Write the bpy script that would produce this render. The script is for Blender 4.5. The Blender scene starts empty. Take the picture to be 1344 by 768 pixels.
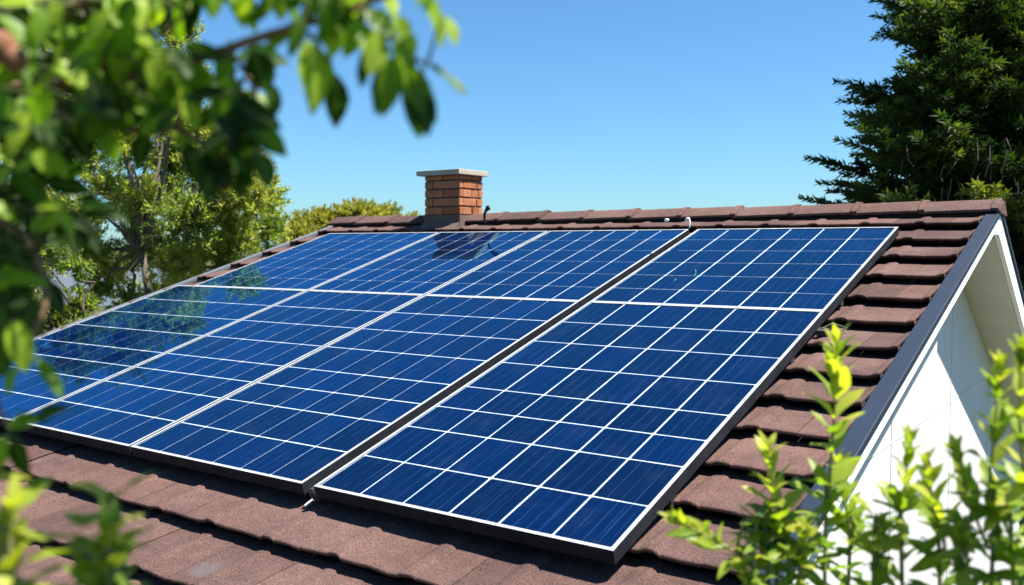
import bpy, math, random
import numpy as np
from mathutils import Vector

S = bpy.context.scene
COL = S.collection
rad = math.radians
rng = np.random.default_rng(11)
random.seed(5)

# ------------------------------------------------------------------ camera, sky, sun, exposure
F_PX, PITCH, YAW = 1215.4, 0.0498, 0.6165
CAM = np.array([1.0436, -1.8837, 0.7136])
cd = bpy.data.cameras.new("camera"); cam = bpy.data.objects.new("camera", cd); COL.objects.link(cam)
cam.location = CAM
cam.rotation_euler = (math.pi/2 - PITCH, 0, YAW)
cd.sensor_width = 36; cd.lens = F_PX/1344*36
cd.clip_start = 0.02; cd.clip_end = 9000
cd.dof.use_dof = True; cd.dof.focus_distance = 3.5; cd.dof.aperture_fstop = 4.6
S.camera = cam

SUN = Vector((1.0, 0.55, 2.36)).normalized()
w = bpy.data.worlds.new("World"); S.world = w; w.use_nodes = True
nt = w.node_tree; nt.nodes.clear()
sky = nt.nodes.new("ShaderNodeTexSky"); sky.sky_type = 'NISHITA'; sky.sun_disc = False
sky.sun_elevation = math.asin(SUN.z); sky.sun_rotation = math.atan2(SUN.x, SUN.y)
sky.altitude = 0; sky.air_density = 1.0; sky.dust_density = 0.4; sky.ozone_density = 3.0
hs = nt.nodes.new("ShaderNodeHueSaturation"); hs.inputs['Saturation'].default_value = 1.0
bg = nt.nodes.new("ShaderNodeBackground"); bg.inputs[1].default_value = 0.043
wo = nt.nodes.new("ShaderNodeOutputWorld")
nt.links.new(sky.outputs[0], hs.inputs['Color']); tint = nt.nodes.new("ShaderNodeMix"); tint.data_type = 'RGBA'; tint.blend_type = 'MULTIPLY'; tint.inputs[0].default_value = 1
tint.inputs[7].default_value = (.62, 1.0, 1.26, 1)      # clear, deep blue air
nt.links.new(hs.outputs[0], tint.inputs[6]); nt.links.new(tint.outputs[2], bg.inputs[0]); nt.links.new(bg.outputs[0], wo.inputs[0])
sl = bpy.data.lights.new("sun", 'SUN'); sun = bpy.data.objects.new("sun", sl); COL.objects.link(sun)
sl.energy = 4.7; sl.angle = rad(0.5); sl.color = (1, 0.945, 0.86)
sun.rotation_euler = SUN.to_track_quat('Z', 'Y').to_euler()
S.view_settings.view_transform = 'Standard'; S.view_settings.look = 'None'
S.view_settings.exposure = 1.65; S.view_settings.gamma = 1
S.view_settings.use_curve_mapping = False

# ------------------------------------------------------------------ helpers
GZ = -3.0                                    # ground height (origin = near right corner of the solar array)
PA = 0.2857                                  # roof pitch
cA, sA, tA = math.cos(PA), math.sin(PA), math.tan(PA)
HT = -0.075                                  # tile surface below the glass plane
def RP(u, v, h=0.0):                         # roof coordinates to world
    return np.array([u, v*cA - h*sA, v*sA + h*cA])

_r = np.array([math.cos(YAW), math.sin(YAW), 0])
_f = np.array([-math.sin(YAW)*math.cos(PITCH), math.cos(YAW)*math.cos(PITCH), -math.sin(PITCH)])
_u = np.cross(_r, _f)
def at(px, py, d):                           # a point seen at photo pixel (px,py), d metres deep
    return CAM + d*(_r*(px-672)/F_PX - _u*(py-384)/F_PX + _f)

def link_mesh(me, name, mats, parent):
    o = bpy.data.objects.new(name, me); COL.objects.link(o)
    for m in (mats if isinstance(mats, (list, tuple)) else [mats]): me.materials.append(m)
    if parent is not None: o.parent = parent
    return o

def origin_of(parent):
    p = np.zeros(3)
    while parent is not None:
        p += np.array(parent.location); parent = parent.parent
    return p

class MB:
    def __init__(s): s.v = []; s.f = []; s.m = []
    def add(s, vs, fs, m=0):
        n = len(s.v); s.v.extend([tuple(map(float, p)) for p in vs])
        for f in fs: s.f.append(tuple(i+n for i in f)); s.m.append(m)
    def hexa(s, p, m=0):                     # 8 points: bottom ring 0-3, top ring 4-7
        s.add(p, [(3,2,1,0),(4,5,6,7),(0,1,5,4),(1,2,6,5),(2,3,7,6),(3,0,4,7)], m)
    def box(s, lo, hi, fn=None, m=0):
        (x0,y0,z0),(x1,y1,z1) = lo, hi
        p = [(x0,y0,z0),(x1,y0,z0),(x1,y1,z0),(x0,y1,z0),(x0,y0,z1),(x1,y0,z1),(x1,y1,z1),(x0,y1,z1)]
        if fn: p = [fn(*q) for q in p]
        s.hexa(p, m)
    def prism(s, poly, x0, x1, m=0):         # polygon in (y,z) extruded along x
        n = len(poly)
        vs = [(x0,y,z) for y,z in poly] + [(x1,y,z) for y,z in poly]
        s.add(vs, [tuple(range(n-1,-1,-1)), tuple(range(n,2*n))] + [(i,(i+1)%n,n+(i+1)%n,n+i) for i in range(n)], m)
    def tube(s, pts, radii, sides=6, m=0):
        pts = np.asarray(pts, float); n = len(pts)
        tg = np.gradient(pts, axis=0); tg /= np.linalg.norm(tg, axis=1)[:,None]+1e-9
        ref = np.array([0.3,0.2,0.93]) if abs(tg[0,2]) < .9 else np.array([1.0,0.1,0])
        vs = []
        for i in range(n):
            a = np.cross(tg[i], ref); a /= np.linalg.norm(a)+1e-9; b = np.cross(tg[i], a)
            for k in range(sides):
                t = 2*math.pi*k/sides
                vs.append(pts[i]+radii[i]*(a*math.cos(t)+b*math.sin(t)))
        fs = [(i*sides+k, i*sides+(k+1)%sides, (i+1)*sides+(k+1)%sides, (i+1)*sides+k) for i in range(n-1) for k in range(sides)]
        fs += [tuple(range(sides-1,-1,-1)), tuple(range((n-1)*sides, n*sides))]
        s.add(vs, fs, m)
    def build(s, name, mats, parent=None, smooth=False, local=False, bevel=0):
        me = bpy.data.meshes.new(name)
        v = np.array(s.v)
        if not local: v = v - origin_of(parent)
        me.from_pydata(v.tolist(), [], s.f); me.update()
        me.polygons.foreach_set('material_index', s.m)
        me.polygons.foreach_set('use_smooth', [smooth]*len(s.f))
        o = link_mesh(me, name, mats, parent)
        if bevel:
            b = o.modifiers.new('bevel', 'BEVEL'); b.width = bevel; b.segments = 2; b.limit_method = 'ANGLE'; b.angle_limit = rad(40)
        return o

def build_np(name, V, Fc, mats, parent, attrs=None, smooth=False):
    """big vertex/face arrays (faces all of one size) as one mesh"""
    V = np.asarray(V, np.float32) - origin_of(parent).astype(np.float32)
    Fc = np.asarray(Fc, np.int32); k = Fc.shape[1]
    me = bpy.data.meshes.new(name)
    me.vertices.add(len(V)); me.vertices.foreach_set('co', V.ravel())
    me.loops.add(Fc.size); me.loops.foreach_set('vertex_index', Fc.ravel())
    me.polygons.add(len(Fc))
    me.polygons.foreach_set('loop_start', np.arange(0, Fc.size, k, dtype=np.int32))
    me.polygons.foreach_set('loop_total', np.full(len(Fc), k, np.int32))
    me.polygons.foreach_set('use_smooth', np.full(len(Fc), smooth))
    for an, av in (attrs or {}).items():
        a = me.attributes.new(an, 'FLOAT', 'POINT'); a.data.foreach_set('value', np.asarray(av, np.float32).ravel())
    me.update(calc_edges=True); me.validate()
    return link_mesh(me, name, mats, parent)

def nrm(a): return a/(np.linalg.norm(a, axis=-1, keepdims=True)+1e-9)

def leaves_simple(base, d, n, L, W, fold=.12):
    """folded rhombic leaves, two triangles each"""
    d = nrm(d); side = nrm(np.cross(d, n)); n = np.cross(side, d)
    L = L[:,None]; W = W[:,None]
    mid = base + d*L*.42
    a = base; b = mid + side*W/2 + n*W*fold; c = base + d*L; e = mid - side*W/2 + n*W*fold
    V = np.stack([a,b,c,e], 1).reshape(-1,3); k = np.arange(len(base))*4
    Fc = np.concatenate([np.stack([k,k+1,k+2],1), np.stack([k,k+2,k+3],1)])
    return V, Fc

T_ST = np.array([0,.10,.28,.50,.72,.89,1.0]); 
P_OV = np.array([.03,.50,.93,1.0,.78,.38,.015]); P_LA = np.array([.05,.42,.85,1.0,.74,.36,.015])
def leaves_fine(base, d, n, L, W, prof=P_OV, curl=.18, fold=.14, wave=.05):
    """curved leaves with a midrib fold, 12 quads each; attributes across, along"""
    N = len(base); d = nrm(d); side = nrm(np.cross(d, n)); n = np.cross(side, d)
    cu = (np.asarray(curl) if np.ndim(curl) else np.full(N, curl)) * rng.uniform(.2,1.7,N)
    V = np.zeros((N,7,3,3))
    ph = rng.uniform(0,6.28,N)
    for i,t in enumerate(T_ST):
        c = base + d*(L*t)[:,None] - n*(L*cu*t*t)[:,None]
        hw = W/2*prof[i]
        wv = (wave*L*np.sin(ph+t*7))[:,None]*n
        V[:,i,0] = c + side*hw[:,None] + n*(hw*fold*2)[:,None] + wv*prof[i]
        V[:,i,1] = c
        V[:,i,2] = c - side*hw[:,None] + n*(hw*fold*2)[:,None] - wv*prof[i]
    idx = np.arange(N)[:,None]*21
    q = []
    for i in range(6):
        for j in range(2):
            q.append([i*3+j, i*3+j+1, (i+1)*3+j+1, (i+1)*3+j])
    Fc = (idx[:,None,:] + np.array(q)[None]).reshape(-1,4)
    ac = np.tile(np.array([1,0,1.0]), (N,7,1)); al = np.tile(T_ST[None,:,None], (N,1,3))
    return V.reshape(-1,3), Fc, ac.ravel(), al.ravel()

# ------------------------------------------------------------------ materials
def mat(name, col=(.5,.5,.5), rough=.6, metal=0.0, spec=.5):
    m = bpy.data.materials.new(name); m.use_nodes = True
    b = m.node_tree.nodes['Principled BSDF']
    b.inputs['Base Color'].default_value = (*col,1); b.inputs['Roughness'].default_value = rough
    b.inputs['Metallic'].default_value = metal; b.inputs['Specular IOR Level'].default_value = spec
    return m
class NT:
    def __init__(s, m): s.m = m; s.t = m.node_tree; s.b = s.t.nodes['Principled BSDF']
    def n(s, typ, **kw):
        x = s.t.nodes.new(typ)
        for k,v in kw.items():
            if k in x.inputs.keys(): x.inputs[k].default_value = v
            else: setattr(x, k, v)
        return x
    def l(s, a, b): s.t.links.new(a, b)
    def noise(s, scale, detail=3, vec=None, rough=.5):
        x = s.n('ShaderNodeTexNoise'); x.inputs['Scale'].default_value = scale; x.inputs['Detail'].default_value = detail; x.inputs['Roughness'].default_value = rough
        if vec is not None: s.l(vec, x.inputs['Vector'])
        return x.outputs[0]
    def coord(s, which='Object', scale=None):
        c = s.n('ShaderNodeTexCoord').outputs[which]
        if scale:
            mp = s.n('ShaderNodeMapping'); mp.inputs['Scale'].default_value = scale; s.l(c, mp.inputs[0]); c = mp.outputs[0]
        return c
    def ramp(s, fac, stops):
        r = s.n('ShaderNodeValToRGB'); e = r.color_ramp.elements
        while len(e) < len(stops): e.new(.5)
        for x,(p,c) in zip(e, stops): x.position = p; x.color = (*c,1) if len(c)==3 else c
        s.l(fac, r.inputs[0]); return r.outputs[0]
    def mix(s, fac, a, b, typ='MIX'):
        x = s.n('ShaderNodeMix', data_type='RGBA', blend_type=typ)
        for v,i in ((fac,0),(a,6),(b,7)):
            if hasattr(v,'links'): s.l(v, x.inputs[i])
            else: x.inputs[i].default_value = v if i==0 else (*v,1)
        return x.outputs[2]
    def mth(s, op, a, b=0.0, c=0.0):
        x = s.n('ShaderNodeMath', operation=op)
        for i,v in enumerate((a,b,c)):
            if hasattr(v,'links'): s.l(v, x.inputs[i])
            else: x.inputs[i].default_value = v
        return x.outputs[0]
    def attr(s, nm): return s.n('ShaderNodeAttribute', attribute_name=nm).outputs['Fac']
    def bump(s, h, strength=.3, dist=.01):
        x = s.n('ShaderNodeBump'); x.inputs['Strength'].default_value = strength; x.inputs['Distance'].default_value = dist
        s.l(h, x.inputs['Height']); s.l(x.outputs[0], s.b.inputs['Normal'])
    def col(s, c): s.l(c, s.b.inputs['Base Color'])

def m_tile():
    m = mat('tile_granules', rough=.92, spec=.2); k = NT(m); c = k.coord()
    big = k.noise(2.2, 4, c); mid = k.noise(17, 4, c); fine = k.noise(240, 2, c, .75)
    a = k.ramp(big, [(.25,(.070,.042,.036)),(.5,(.093,.056,.049)),(.78,(.120,.077,.068))])
    a = k.mix(.55, a, k.ramp(mid, [(.25,(.62,.62,.64)),(.75,(1.22,1.18,1.14))]), 'MULTIPLY')
    a = k.mix(1.0, a, k.ramp(fine, [(.32,(.42,.40,.42)),(.52,(1,1,1)),(.70,(1.85,1.70,1.62))]), 'MULTIPLY')
    t = k.attr('tint'); a = k.mix(1.0, a, k.ramp(t, [(0,(.74,.72,.74)),(.5,(1,1,1)),(1,(1.22,1.16,1.10))]), 'MULTIPLY')
    # weathered grey stain on one tile near the lower left
    p = k.n('ShaderNodeVectorMath', operation='DISTANCE'); k.l(c, p.inputs[0]); p.inputs[1].default_value = STAIN
    st = k.mth('MULTIPLY', k.mth('SUBTRACT', .085, k.mth('ADD', p.outputs['Value'], k.mth('MULTIPLY', k.noise(38, 4, c), .06))), 45.0)
    stc = k.n('ShaderNodeClamp'); k.l(k.mth('MULTIPLY', st, .7), stc.inputs[0]); stc.inputs['Max'].default_value = .75
    a = k.mix(stc.outputs[0], a, (.085,.075,.078))
    # lichen and dirt freckles
    vor = k.n('ShaderNodeTexVoronoi'); vor.inputs['Scale'].default_value = 26; k.l(c, vor.inputs['Vector'])
    fr = k.mth('LESS_THAN', k.mth('ADD', vor.outputs['Distance'], k.mth('MULTIPLY', k.noise(90,2,c),.12)), .135)
    a = k.mix(k.mth('MULTIPLY', fr, .35), a, (.10,.07,.065))
    k.col(a); k.bump(k.mth('ADD', fine, k.mth('MULTIPLY', mid, .5)), .55, .004)
    return m
STAIN = tuple(RP(-1.075, -.375, -.06) - np.array([-2.05, 3.29, GZ]))

def m_cell():
    m = mat('solar_cell', rough=.05, spec=.5); k = NT(m); c = k.coord()
    t = k.attr('tint')
    st = k.noise(1.0, 3, k.coord('Object', (230, 3.2, 1)), .6)
    st2 = k.noise(1.0, 2, k.coord('Object', (60, 1.3, 1)), .5)
    vor = k.n('ShaderNodeTexVoronoi'); vor.inputs['Scale'].default_value = 70; k.l(k.coord('Object', (1,.5,1)), vor.inputs['Vector'])
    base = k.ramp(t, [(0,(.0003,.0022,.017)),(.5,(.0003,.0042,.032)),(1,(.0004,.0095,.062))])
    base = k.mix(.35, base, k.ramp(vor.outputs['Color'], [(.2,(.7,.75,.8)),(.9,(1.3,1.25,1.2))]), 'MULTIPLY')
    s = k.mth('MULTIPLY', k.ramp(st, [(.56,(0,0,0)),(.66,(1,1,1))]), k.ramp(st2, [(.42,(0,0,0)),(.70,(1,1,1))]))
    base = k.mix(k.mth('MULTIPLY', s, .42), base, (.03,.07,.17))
    # thin silver busbars along each cell, worn and broken
    fx = k.mth('FRACT', k.mth('ADD', k.mth('MULTIPLY', k.attr('across'), 4.0), .5))
    bb = k.mth('LESS_THAN', k.mth('ABSOLUTE', k.mth('SUBTRACT', fx, .5)), .030)
    bb = k.mth('MULTIPLY', bb, k.ramp(k.noise(1.0, 3, k.coord('Object', (40, 5, 1)), .6), [(.36,(.12,)*3),(.62,(1,1,1))]))
    base = k.mix(k.mth('MULTIPLY', bb, .40), base, (.022,.075,.20))
    # dust film and dried water marks
    du = k.ramp(k.noise(6.0, 6, c, .65), [(.52,(0,0,0)),(.80,(1,1,1))])
    base = k.mix(k.mth('MULTIPLY', du, .035), base, (.16,.17,.18))
    k.col(base); glassy(k, c)
    return m
def glassy(k, c):
    """cell or ribbon seen through anti-reflective glass with a faint blue reflection"""
    src = k.b.inputs['Base Color'].links[0].from_socket
    df = k.n('ShaderNodeBsdfDiffuse'); k.l(src, df.inputs[0])
    gl = k.n('ShaderNodeBsdfGlossy'); gl.inputs['Color'].default_value = (.30,.78,1,1); gl.inputs['Roughness'].default_value = .014
    fr = k.n('ShaderNodeFresnel'); fr.inputs['IOR'].default_value = 1.88
    bp = k.n('ShaderNodeBump'); bp.inputs['Strength'].default_value = .05; bp.inputs['Distance'].default_value = .004
    k.l(k.noise(5.0, 2, c), bp.inputs['Height']); k.l(bp.outputs[0], gl.inputs['Normal'])
    mx = k.n('ShaderNodeMixShader'); k.l(fr.outputs[0], mx.inputs[0]); k.l(df.outputs[0], mx.inputs[1]); k.l(gl.outputs[0], mx.inputs[2])
    k.l(mx.outputs[0], k.t.nodes['Material Output'].inputs[0])
def m_line():
    m = mat('cell_ribbon', (.72,.78,.84), rough=.3); k = NT(m); c = k.coord()
    k.col(k.ramp(k.noise(22, 3, c), [(.3,(.30,.40,.52)),(.65,(.52,.60,.68))])); glassy(k, c)
    return m
def m_frame(name, c0, c1, rough, metal, spec=.5):
    m = mat(name, c0, rough, metal, spec); k = NT(m); c = k.coord()
    k.col(k.ramp(k.noise(9, 5, k.coord('Object',(1,1,1)), .65), [(.3,c0),(.7,c1)]))
    r = k.ramp(k.noise(30,4,c), [(.3,(rough-.08,)*3),(.7,(rough+.12,)*3)]); k.l(r, k.b.inputs['Roughness'])
    return m
def m_plaster():
    m = mat('white_plaster', (.8,.79,.76), .85); k = NT(m); c = k.coord()
    a = k.ramp(k.noise(1.2, 5, c, .6), [(.3,(.56,.555,.54)),(.7,(.64,.635,.62))])
    k.col(a); k.bump(k.noise(120, 3, c), .25, .003); return m
def m_paint(name, a, b, rough=.5, spec=.5):
    m = mat(name, a, rough, spec=spec); k = NT(m); c = k.coord()
    k.col(k.ramp(k.noise(4, 6, c, .65), [(.3,a),(.72,b)])); k.bump(k.noise(60,3,c), .12, .002); return m
def m_brick():
    m = mat('brick_face', rough=.88, spec=.25); k = NT(m); c = k.coord()
    t = k.attr('tint')
    a = k.ramp(t, [(0,(.24,.082,.036)),(.5,(.34,.130,.058)),(1,(.43,.19,.092))])
    a = k.mix(.7, a, k.ramp(k.noise(26,5,c,.65), [(.28,(.60,.56,.54)),(.7,(1.2,1.2,1.2))]), 'MULTIPLY')
    k.col(a); k.bump(k.noise(90,4,c), .5, .004); return m
def m_leaf(name, stops, trans=.35, rough=.45, rib=0.0, tcol=None, spec=.4):
    m = mat(name, rough=rough, spec=spec); k = NT(m)
    a = k.ramp(k.attr('tint'), stops)
    a = k.mix(.45, a, k.ramp(k.noise(14 if rib else 3.0, 3, k.coord()), [(.3,(.75,.78,.75)),(.7,(1.22,1.2,1.15))]), 'MULTIPLY')
    if rib:
        ac = k.attr('across'); f = k.mth('LESS_THAN', ac, .10)
        side = k.mth('SINE', k.mth('ADD', k.mth('MULTIPLY', k.attr('along'), 62.0), k.mth('MULTIPLY', ac, -13.0)))
        f = k.mth('MAXIMUM', f, k.mth('MULTIPLY', k.mth('GREATER_THAN', side, .86), .45))
        a = k.mix(k.mth('MULTIPLY', f, rib), a, (.30,.36,.12))
    k.col(a)
    tr = k.n('ShaderNodeBsdfTranslucent'); k.l(k.mix(1.0, a, tcol or (1.9,2.0,.7), 'MULTIPLY'), tr.inputs[0])
    mx = k.n('ShaderNodeMixShader'); mx.inputs[0].default_value = trans
    out = k.t.nodes['Material Output']
    k.l(k.b.outputs[0], mx.inputs[1]); k.l(tr.outputs[0], mx.inputs[2]); k.l(mx.outputs[0], out.inputs[0])
    return m
def m_bark(name, a, b):
    m = mat(name, a, .9, spec=.2); k = NT(m); c = k.coord('Object',(1,1,.35))
    k.col(k.ramp(k.noise(22,5,c,.65), [(.3,a),(.7,b)])); k.bump(k.noise(40,4,c), .6, .008); return m

M = dict(
    tile=m_tile(), cell=m_cell(), line=m_line(),
    lip=m_frame('silver_aluminium', (.36,.39,.43), (.52,.55,.58), .40, .3),
    side=m_frame('dark_anodised', (.008,.009,.012), (.017,.019,.024), .62, .0, spec=.15),
    back=mat('panel_backsheet', (.05,.05,.055), .7),
    rail=m_frame('rail_aluminium', (.022,.024,.027), (.05,.052,.056), .5, .2),
    clip=m_paint('pale_clip', (.62,.62,.62), (.75,.75,.75), .4),
    plaster=m_plaster(), white=m_paint('white_trim_paint', (.74,.74,.73), (.82,.82,.81), .5),
    soffit=m_paint('cream_soffit', (.52,.49,.44), (.58,.55,.50), .7),
    trim=m_paint('slate_blue_metal', (.008,.016,.033), (.011,.021,.042), .55, .25),
    deck=m_paint('roof_felt', (.020,.017,.017), (.03,.026,.026), .95),
    brick=m_brick(), mortar=m_paint('dark_mortar', (.055,.035,.026), (.10,.066,.05), .95),
    lead=m_paint('lead_flashing', (.085,.058,.045), (.13,.092,.075), .8),
    capstone=m_paint('concrete_cap', (.29,.245,.185), (.41,.355,.28), .85),
)

# ------------------------------------------------------------------ things
def root(name, label, cat, loc, group=None):
    o = bpy.data.objects.new(name, None); COL.objects.link(o); o.location = tuple(map(float, loc))
    o.empty_display_size = .1
    o['label'] = label; o['category'] = cat
    if group: o['group'] = group
    return o
def tag(o, label, cat, group=None):
    o['label'] = label; o['category'] = cat
    if group: o['group'] = group

# ------------------------------------------------------------------ ground and water
def ground():
    m = mat('dry_grass_ground', rough=.95, spec=.1); k = NT(m); c = k.coord()
    a = k.ramp(k.noise(.35, 6, c, .6), [(.3,(.040,.050,.018)),(.55,(.066,.068,.028)),(.75,(.105,.092,.050))])
    a = k.mix(.6, a, k.ramp(k.noise(9,4,c), [(.3,(.6,.6,.6)),(.7,(1.3,1.3,1.25))]), 'MULTIPLY')
    k.col(a); k.bump(k.noise(14,5,c), .7, .05)
    b = MB(); n = 40; R = 4500.0
    g = np.sign(np.linspace(-1,1,n))*np.abs(np.linspace(-1,1,n))**3*R
    vs = [(x,y,GZ) for y in g for x in g]
    fs = [(j*n+i, j*n+i+1, (j+1)*n+i+1, (j+1)*n+i) for j in range(n-1) for i in range(n-1)]
    b.add(vs, fs); o = b.build('ground', m); o['kind'] = 'structure'
    wm = mat('lake_water', (.085,.090,.085), .38); k = NT(wm); k.bump(k.noise(2.2, 4, k.coord()), .35, .12)
    b = MB(); N = 48; c0 = np.array([-95, 60])
    ring = []
    for i in range(N):
        t = 2*math.pi*i/N; r = 1+.16*math.sin(3*t+1)+.09*math.sin(7*t)
        ring.append((c0[0]+62*r*math.cos(t), c0[1]+48*r*math.sin(t), GZ+.02))
    b.add(ring, [tuple(range(N))]); o = b.build('water', wm); o['kind'] = 'structure'
ground()

# ------------------------------------------------------------------ house
UL, UR = -4.24, 0.30                          # tile field from left verge to right verge
YR = 3.29; ZR = YR*tA + HT/cA                 # ridge line of the tile plane
VR = (YR + HT*sA)/cA
SF = .50                                      # slope of the far side
YB = 6.9                                      # far eave
V_EAVE = -.95
UW = .11                                      # right gable wall plane
ULW = -4.02
house = root('house', 'white house with brown tiled gable roof carrying solar panels', 'house', (-2.05, 3.29, GZ))

COURSES = [-.95,-.70,-.455,-.207,.09,.325,.555,.79,1.02,1.245,1.485,1.735,2.0,2.285,2.57,2.84,3.125,3.40]
PER, U0 = .262, .045
LIP = .033
def tile_profile():
    # (offset along u from the rib centre, height): flat pan, small roll, interlock groove
    return [(-.131,0),(-.128,.0005),(-.060,.0),(-.036,.001),(-.027,.005),(-.015,.0085),(.006,.0090),(.015,.0058),(.021,.0020),(.0235,.0002),(.0265,.0002),(.0285,.0020),(.080,.0015),(.1305,.0002)]
def tile_slope(courses, fn, u0, u1, name, parent, per=PER, uo=U0):
    prof = tile_profile(); V = []; Fq = []; tint = []
    for r in range(len(courses)-1):
        v0, v1 = courses[r], courses[r+1]
        k0 = int(math.floor((u0-uo)/per))-1; k1 = int(math.ceil((u1-uo)/per))+1
        for k in range(k0, k1+1):
            uc = uo + k*per
            jit = rng.normal(0,.0022); yaw = rng.normal(0,.005); lift = abs(rng.normal(0,.0010)); tl = rng.normal(0,.004); t = np.clip(rng.normal(.5,.22),0,1)
            us = [(o_, h_) for o_,h_ in prof]
            pts = []
            for o_,h_ in us:
                u = min(max(uc+o_, u0), u1)
                pts.append((u, h_ + lift + tl*o_))
            if pts[-1][0]-pts[0][0] < .012: continue
            n0 = len(V)//1
            rows = [(v0+.050, LIP-.036, 0), (v0+.034, LIP-.0125, 0), (v0+.0015, LIP-.0110, 1), (v0, LIP-.003, 1), (v0+.0025, LIP-.0004, 1), (v0+.012, LIP, 1), (v0+(v1-v0)*.5, LIP*.5, 1), (v1+.03, -.012, 1)]
            for (vv, hh, use) in rows:
                for i,(u,h) in enumerate(pts):
                    edge = .0016*math.sin(37*u+r*1.7)+.0010*math.sin(113*u+r) if use and vv < v0+.02 else .0008*math.sin(37*u+r)
                    top = h if use else h*.9
                    V.append(fn(u, vv+jit+yaw*(u-uc)+edge*1.6, top+hh)); tint.append(t)
            nP = len(pts)
            for a in range(len(rows)-1):
                for b in range(nP-1):
                    i = n0+a*nP+b; Fq.append((i, i+1, i+nP+1, i+nP))
            # side walls of the tile
            for b in (0, nP-1):
                pass
    o = build_np(name, np.array(V), np.array(Fq), M['tile'], parent, {'tint': tint}, False)
    return o
near = tile_slope(COURSES, lambda u,v,h: RP(u,v,HT-.012+h), UL, UR, 'roof', house)
far_len = (YB-YR)*math.hypot(1,SF); fc, fs_ = 1/math.hypot(1,SF), SF/math.hypot(1,SF)
def FP(u, v, h):                              # far slope: v measured up from the far eave
    w_ = far_len - v
    return np.array([u, YR + w_*fc + h*fs_, ZR - .005 - w_*fs_ + h*fc])
fcs = list(np.linspace(0, far_len-.03, 15))
tile_slope(fcs, lambda u,v,h: FP(u,v,-.012+h), UL, UR, 'roof', house)
# roof boarding under the tiles
b = MB()
e0 = RP(0, V_EAVE+.01, HT-.044); e1 = FP(0, .01, -.05)
ap = (YR, ZR-.048)
b.prism([(e0[1],e0[2]-.02),(e1[1],e1[2]-.02),(e1[1],e1[2]),ap,(e0[1],e0[2])][::-1] if False else [(e0[1],e0[2]-.016),(YR,ap[1]-.016),(e1[1],e1[2]-.016),(e1[1],e1[2]),ap,(e0[1],e0[2])], UL+.01, UR-.012)
b.build('roof_boarding', M['deck'], house)
# ridge caps
def ridge_caps():
    V=[];Fq=[];tint=[]
    u = UR+.062; cap = .335; k = 0
    prof = [(-.118,-.062),(-.116,-.050),(-.100,-.040),(-.062,-.020),(-.026,-.003),(0,.002),(.026,-.006),(.062,-.028),(.100,-.052),(.116,-.066),(.118,-.078)]
    while u > UL-.04:
        if -3.27 < u-cap*.5 < -2.93 and False: pass
        u1 = max(u-cap-.03, UL-.06)
        t = np.clip(rng.normal(.5,.2),0,1); dz = rng.normal(0,.002)
        n0=len(V)
        for (uu, dh) in ((u,-.006),(u-.001,.005),(u-.03,.006),(u-.04,.0),(u-cap*.55,-.002),(u1,-.006)):
            sc = 1.0+dh*3
            for (y,z) in prof:
                V.append((uu, YR+y*sc, ZR+.056+z+dh+dz)); tint.append(t)
        nP=len(prof)
        for a in range(5):
            for q in range(nP-1):
                i=n0+a*nP+q; Fq.append((i,i+1,i+nP+1,i+nP))
        # end plate
        V.extend([(u-.004, YR+y*.97, ZR+.056+z-.004+dz) for y,z in prof]); tint.extend([t]*nP)
        m0=len(V)-nP
        for q in range(nP//2): 
            Fq.append((m0+q, m0+q+1, m0+nP-2-q, m0+nP-1-q))
        u -= cap
    o = build_np('ridge_cap', np.array(V), np.array(Fq), M['tile'], near, {'tint':tint})
    sd = o.modifiers.new('thick','SOLIDIFY'); sd.thickness=.012; sd.offset=-1
ridge_caps()
b = MB()                                       # dark bedding under the ridge caps
b.prism([(YR-.095, ZR-.05),(YR+.095, ZR-.075),(YR+.075, ZR-.005),(YR, ZR+.040),(YR-.075, ZR+.002)], UL+.01, UR-.01)
b.build('ridge_bedding', M['deck'], near)
# verge trims, bargeboards, soffits, gable walls
def verge(u0, u1, mt, name='verge_trim'):
    lo, hi = min(u0,u1), max(u0,u1)
    b = MB()
    v0, v1 = V_EAVE-.02, VR+.005
    b.box((lo, v0, HT-.008), (hi, v1, HT+.018), lambda u,v,h: RP(u,v,h))
    o1 = b.build(name, mt, house, bevel=.003)
    b = MB()
    b.box((lo, -.02, -.014), (hi, far_len+.005, .016), lambda u,v,h: FP(u,v,h))
    b.build(name, mt, house, bevel=.003)
verge(.304, .365, M['trim']); verge(UL-.032, UL+.008, m_paint('grey_metal_edge', (.085,.095,.11), (.12,.13,.15), .5))
BD, BDF = .046, .105
def barge(u0, u1):
    b = MB(); b.box((u0, V_EAVE, HT-.010-BD), (u1, VR-.012, HT-.009), lambda u,v,h: RP(u,v,h)); b.build('bargeboard', M['white'], house, bevel=.002)
    b = MB(); b.box((u0, .0, -.017-BDF), (u1, far_len-.012, -.016), lambda u,v,h: FP(u,v,h)); b.build('bargeboard', M['white'], house, bevel=.002)
barge(.333, .357); barge(UL-.028, UL-.006)
def soffit(u0, u1):
    b = MB(); b.box((u0, V_EAVE+.02, HT-.074), (u1, VR-.03, HT-.066), lambda u,v,h: RP(u,v,h))
    b.build('soffit', M['soffit'], house)
    b = MB(); b.box((u0, .02, -.130), (u1, far_len-.04, -.121), lambda u,v,h: FP(u,v,h))
    b.build('soffit', M['soffit'], house)
soffit(UL-.006, .333)
def under(y):                                  # underside height of the soffit at y
    return (y*tA + (HT-.077)/cA) if y <= YR else (ZR-.005 - SF*(y-YR) - .133*math.hypot(1,SF))
YF, YK = -.62, 6.62                            # front and back wall planes
ya = YR
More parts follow.
